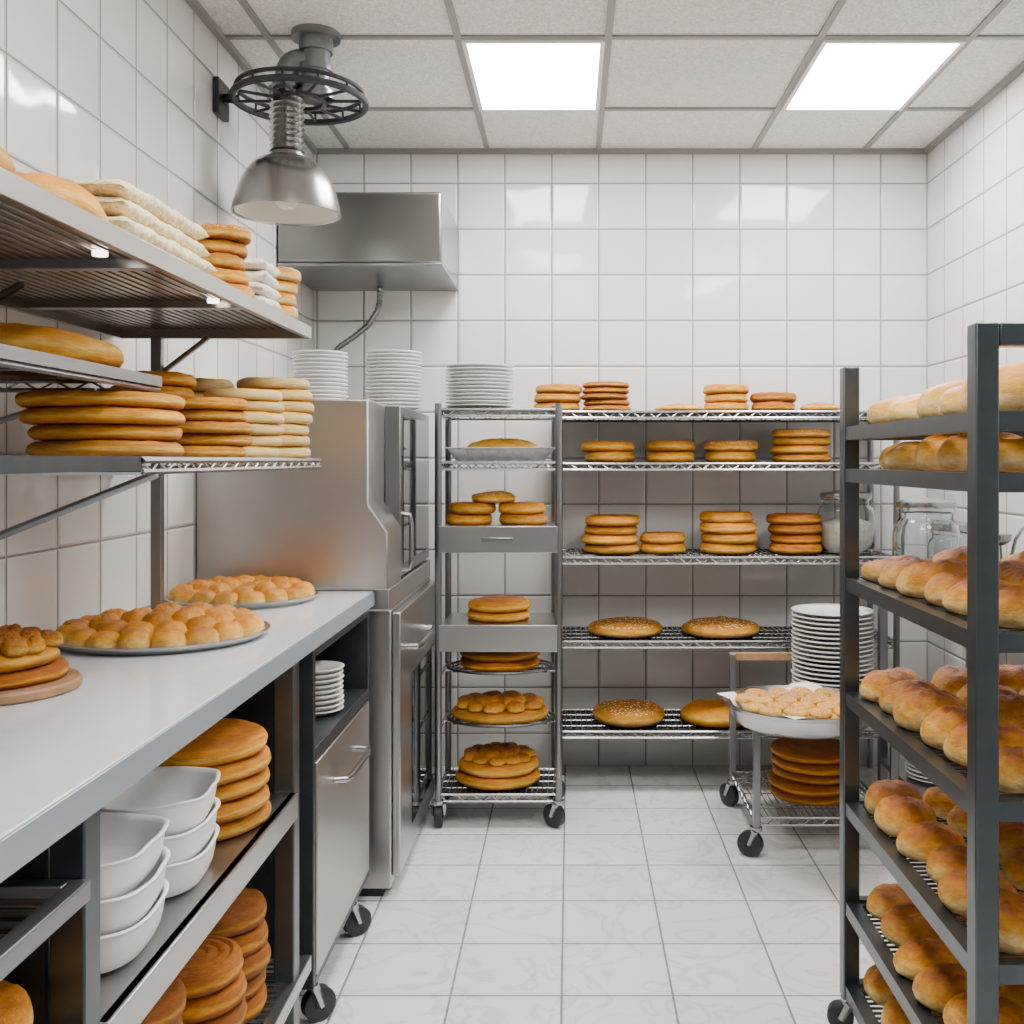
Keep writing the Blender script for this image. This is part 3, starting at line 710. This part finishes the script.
# ------------------------------------------------------------------ back wire shelving
SX0, SX1, SY0, SY1 = -.06, 1.27, 4.02, 4.37
e = root('wire_shelving', ((SX0+SX1)/2, 4.2, 0), 'tall chrome wire shelving unit against the tiled wall', 'shelving')
for x in (SX0, SX1):
    for y in (SY0, SY1):
        part(e, 'post', G().cyl((x, y, .0), (x, y, 1.51), .0125, 14), M['frame'])
ZS = [1.494, 1.292, .927, .60, .25]
for z in ZS:
    part(e, 'wire_shelf', wire_shelf(G(), SX0, SX1, SY0, SY1, z, .021, rw=.0026), M['wire'])
    part(e, 'shade_sheet', G().box(SX0+.006, SX1-.006, SY0+.006, 4.392, z-.0125, z-.011), M['dark'], label='added dark sheet under the wires to shade below')  # added sheet blocks panel light, so the wall behind the shelves darkens
def row(z, items, glabel):
    for (pxc, w, n, h, mat, shape) in items:
        tm = 'b_seed' if (mat == 'b_orange' and random.random() < .35) else None
        stack(pxc, 4.18, z, w, h, n, mat, {'b_orange': 'golden-brown round bread', 'b_brown': 'dark brown round bread', 'b_gold': 'golden round bread', 'b_seed': 'seeded brown round bread'}[mat]+(' in a stack on the wire shelving' if n > 1 else ' lying alone on the wire shelving'), glabel, shape=shape, topmat=tm)
row(ZS[0], [(-.045, .095, 3, .036, 'b_orange', 'disc'), (.143, .1, 5, .024, 'b_brown', 'rib'), (.44, .095, 1, .03, 'b_orange', 'dome'), (.628, .09, 3, .036, 'b_orange', 'disc'), (.823, .09, 2, .038, 'b_brown', 'disc'), (1.01, .08, 1, .036, 'b_orange', 'dome')], 'breads on the top wire shelf')
row(ZS[1], [(.158, .104, 2, .042, 'b_orange', 'disc'), (.4, .103, 2, .043, 'b_gold', 'disc'), (.644, .106, 2, .043, 'b_orange', 'disc'), (.93, .118, 4, .033, 'b_orange', 'disc')], 'breads on the second wire shelf')
row(ZS[2], [(.165, .115, 4, .0375, 'b_orange', 'disc'), (.378, .094, 2, .04, 'b_orange', 'disc'), (.64, .115, 4, .041, 'b_gold', 'disc'), (.91, .108, 4, .039, 'b_brown', 'disc')], 'breads on the third wire shelf')
row(ZS[3], [(.228, .155, 1, .055, 'b_seed', 'dome'), (.612, .155, 1, .055, 'b_orange', 'dome')], 'breads on the fourth wire shelf')
row(ZS[4], [(.24, .155, 1, .07, 'b_orange', 'dome'), (.59, .15, 1, .07, 'b_orange', 'dome')], 'breads on the lowest wire shelf')

# ------------------------------------------------------------------ glass jars
def jar(x, y, z, R, h, label, fill=0):
    e = root('glass_jar', (x, y, z), label, 'jar', 'glass jars')
    p = [(0, 0), (R*.85, 0), (R*.97, .01), (R, .03), (R, h*.7), (R*.93, h*.82), (R*.8, h*.88), (R*.8, h*.95), (R*.86, h*.96), (R*.86, h), (R*.76, h), (R*.76, h*.87), (R*.88, h*.8), (R*.95, h*.69), (R*.95, .035), (R*.8, .008), (0, .008)]
    part(e, 'jar_body', G().lathe((x, y, z), p, 40), M['glass'])
    part(e, 'lid', G().lathe((x, y, z+h), [(0, .0), (R*.88, 0), (R*.9, .006), (R*.88, .02), (R*.3, .03), (0, .03)], 36), M['wire'])
    if fill:
        part(e, 'contents', G().lathe((x, y, z+.009), [(0, 0), (R*.78, 0), (R*.92, .03), (R*.93, fill*.9), (R*.5, fill*1.05), (0, fill)], 30), M['flour'], label='pale dry contents')
jar(1.115, 4.18, ZS[2], .115, .22, 'wide clear glass jar of pale contents on the wire shelving', .12)

# ------------------------------------------------------------------ side table at right wall
e = root('side_table', (1.3, 3.4, 0), 'narrow steel side table with lower shelf against the tiled wall', 'table')
part(e, 'table_top', G().box(1.08, 1.5, 2.9, 3.8, .8, .83), M['sheet'], .004)
for x in (1.14, 1.48):
    for y in (2.93, 3.77): part(e, 'leg', G().box(x-.015, x+.015, y-.015, y+.015, 0, .8), M['frame'], .003)
part(e, 'lower_shelf', G().box(1.125, 1.495, 2.955, 3.745, .2, .22), M['sheet'], .003)
jar(1.205, 3.5, .83, .11, .31, 'large wide clear glass jar with metal lid on the side table')
jar(1.38, 3.72, .83, .09, .22, 'clear glass jar with metal lid on the side table', .1)
g = G().lathe((1.31, 3.12, .83), [(0, 0), (.06, 0), (.062, .004), (.062, .13), (.058, .13), (.058, .006), (0, .006)], 32)
single('utensil_holder', g, M['satin'], (1.31, 3.12, .83), 'round steel utensil holder on the side table', 'utensil holder')
g = G().tube([(1.30, 3.12, .842), (1.32, 3.12, .96), (1.345, 3.12, 1.06), (1.37, 3.12, 1.10), (1.40, 3.12, 1.095)], [.006, .006, .006, .006, .004], 8)
g.lathe((1.295, 3.12, 1.07), [(0, -.03), (.02, -.026), (.034, -.012), (.037, .006), (.033, .004), (.03, -.01), (.017, -.022), (0, -.025)], 20)
g.tube([(1.31, 3.12, .842), (1.30, 3.12, 1.04)], .004, 8)
single('ladle', g, M['satin'], (1.30, 3.12, .842), 'steel ladle with curved handle standing in the utensil holder', 'ladle')
plates(1.24, 3.5, .22, .1, 6, 'cream plate in a low stack on the lower table shelf', 'plates on the side table')
buns(1.31, 3.15, .22, .14, .045, .05, 'b_loaf', 'pale bun on the lower table shelf', 'buns on the side table')

# ------------------------------------------------------------------ cart
e = root('utility_cart', (.835, 3.64, 0), 'low steel utility cart with wire lower shelf on casters', 'cart')
DZ = .435
for x in (.61, 1.06):
    part(e, 'post', G().box(x-.012, x+.012, 3.37, 3.394, .1, DZ-.015), M['frame'], .002)
    part(e, 'post', G().box(x-.012, x+.012, 3.866, 3.89, .1, .575), M['frame'], .002)
    caster(e, x, 3.385, .1, .042, 1.1); caster(e, x, 3.875, .1, .042, .6)
part(e, 'deck', G().box(.598, 1.072, 3.36, 3.9, DZ-.015, DZ), M['sheet'], .003)
part(e, 'back_rail', G().box(.598, 1.072, 3.89, 3.905, .545, .575), M['wood'], .003)
part(e, 'wire_shelf', wire_shelf(G(), .61, 1.06, 3.382, 3.878, .135), M['wire'])
stack(.84, 3.6, .135, .142, .035, 5, 'b_brown', 'large flat brown bread in a stack on the cart shelf', 'flat breads on the cart')
plates(.965, 3.80, DZ, .148, 19, 'large white plate in a tall stack on the cart', 'large plates on the cart', sp=.0165)
PX, PY, PR = .758, 3.39, .25
g = G().lathe((PX, PY, DZ), [(0, 0), (.19, 0), (.205, .005), (.222, .02), (.238, .062), (.25, .066), (.252, .075), (.236, .075), (.216, .03), (.198, .009), (0, .006)], 64)
single('round_pan', g, M['tray'], (PX, PY, DZ), 'wide round silver pan lined with parchment on the cart', 'pan')
g = G(); n = 26; S = .40
for j in range(n+1):
    for i in range(n+1):
        u = (i/n-.5)*S; v = (j/n-.5)*S; a_ = .5; x = u*math.cos(a_)-v*math.sin(a_); y = u*math.sin(a_)+v*math.cos(a_)
        r = math.hypot(x, y)
        if r < .19: z = DZ+.0085
        elif r < .235: z = DZ+.0085+(r-.19)*1.58
        else: z = DZ+.08+(r-.235)*.05+.003*noise.noise(Vector((x*20, y*20, 0)))
        g.v.append((PX+x*.985, PY+y*.985, z))
for j in range(n):
    for i in range(n):
        a_ = j*(n+1)+i; g.f.append((a_, a_+1, a_+n+2, a_+n+1))
single('parchment_sheet', g, M['paper'], (PX, PY, DZ+.0085), 'white parchment sheet lining the round pan', 'paper')
buns(PX, PY, DZ+.0105, .205, .04, .05, 'b_dust', 'flat browned biscuit on parchment in the round pan', 'biscuits in the round pan', sp=1.95, arch=.1)
buns(PX, PY, DZ+.06, .215, .039, .022, 'b_dust', 'flat browned biscuit lying on top in the round pan', 'biscuits in the round pan', dx=.4, sp=2.0, shape='dome', arch=.3)

# ------------------------------------------------------------------ right hand bakery rack
RX0, RX1, RY0, RY1 = .62, 1.14, 1.58, 2.38
e = root('bakery_rack', ((RX0+RX1)/2, (RY0+RY1)/2, 0), 'tall dark grey metal bakery rack full of buns', 'rack')
w = .037
for x in (RX0, RX1-w):
    for y in (RY0, RY1-w):
        part(e, 'post', G().box(x, x+w, y, y+w, .075, 1.511), M['rack'], .003)
        caster(e, x+w/2, y+w/2, .075, .03, 1.3)
part(e, 'top_rail', G().box(RX0+w, RX1-w, RY0, RY0+.035, 1.475, 1.511), M['rack'], .003)
RZ = [1.375, 1.28, 1.034, .775, .525, .3, .11]
for z in RZ:
    g = G().box(RX0+.004, RX0+.034, RY0+w, RY1-w, z-.03, z).box(RX1-.034, RX1-.004, RY0+w, RY1-w, z-.03, z)
    g.box(RX0+w, RX1-w, RY0+.006, RY0+.03, z-.03, z).box(RX0+w, RX1-w, RY1-.03, RY1-.006, z-.03, z)
    yy = RY0+w+.012
    while yy < RY1-w: g.tube([(RX0+.03, yy, z-.003), (RX1-.03, yy, z-.003)], .003, 5); yy += .02
    for xx in (.76, .88, 1.0): g.tube([(xx, RY0+.02, z-.009), (xx, RY1-.02, z-.009)], .004, 6)
    part(e, 'shelf', g, M['rack'])
def rackrow(z, cols, ys, lx, ly, h, mat, label, group, name, shape='loaf', jr=.2):
    for ci, cx in enumerate(cols):
        off_ = .03*(ci % 2)
        for yi, y in enumerate(ys):
            put(shape, mat, name, cx+random.uniform(-.012, .012), y-off_*.6+random.uniform(-.008, .008), z, lx*random.uniform(.87, 1.06), ly*random.uniform(.92, 1.05), h*random.uniform(.8, 1.15), random.uniform(-jr, jr)+random.choice([0, math.pi]), label, 'bread', group)
Y5 = [2.265, 2.12, 1.98, 1.84, 1.70]
rackrow(RZ[0], (.738, .91), Y5, .082, .064, .074, 'b_loaf', 'plump golden bun on the rack top shelf', 'buns on the rack top shelf', 'bread_bun', jr=.3)
rackrow(RZ[1], (.738, .91), Y5, .082, .064, .062, 'b_loaf', 'plump golden bun on the rack shelf', 'buns on the second rack shelf', 'bread_bun', jr=.3)
Y6 = [2.28, 2.155, 2.03, 1.905, 1.785, 1.675]
rackrow(RZ[2], (.726, .88, 1.03), Y6, .079, .060, .066, 'b_roll', 'golden browned bun on the rack shelf', 'buns on the third rack shelf', 'bread_bun', 'roll', .3)
for k_, z in enumerate(RZ[3:]):
    rackrow(z, (.714, .853, .993), Y6, .071, .061, .064, 'b_roll', 'irregular golden-brown bun with browned patches', 'buns on the rack shelf %s' % ['with many browned tops', 'below the browned rolls', 'near the bottom', 'at the bottom'][k_], 'bread_bun', 'roll', .8)

# ------------------------------------------------------------------ lights
def area(name, loc, sx, sy, power, rot=(0, 0, 0), col=(1, .975, .94)):
    l = bpy.data.lights.new(name, 'AREA'); l.shape = 'RECTANGLE'; l.size = sx; l.size_y = sy; l.energy = power; l.color = col
    o = bpy.data.objects.new(name, l); o.location = loc; o.rotation_euler = rot; C.objects.link(o); return o
area('fill_light', (-.1, 1.57, ZC-.03), .46, .64, 30)  # added fill lights out of view, with no fixture behind them
area('fill_light', (1.0, 1.57, ZC-.03), .46, .64, 30)
area('fill_light', (.2, .2, ZC-.03), .9, .64, 13)
w_ = bpy.data.worlds.new('world'); bpy.context.scene.world = w_; w_.use_nodes = True
w_.node_tree.nodes['Background'].inputs[0].default_value = (1, .985, .965, 1); w_.node_tree.nodes['Background'].inputs[1].default_value = .26

cam = bpy.data.cameras.new('camera'); cam.sensor_width = 36; cam.lens = 36.35; cam.shift_x = -.0566; cam.shift_y = -.0508; cam.clip_start = .05
co = bpy.data.objects.new('camera', cam); co.location = (0, 0, 1.3); co.rotation_euler = (math.pi/2, 0, 0); C.objects.link(co)
bpy.context.scene.camera = co
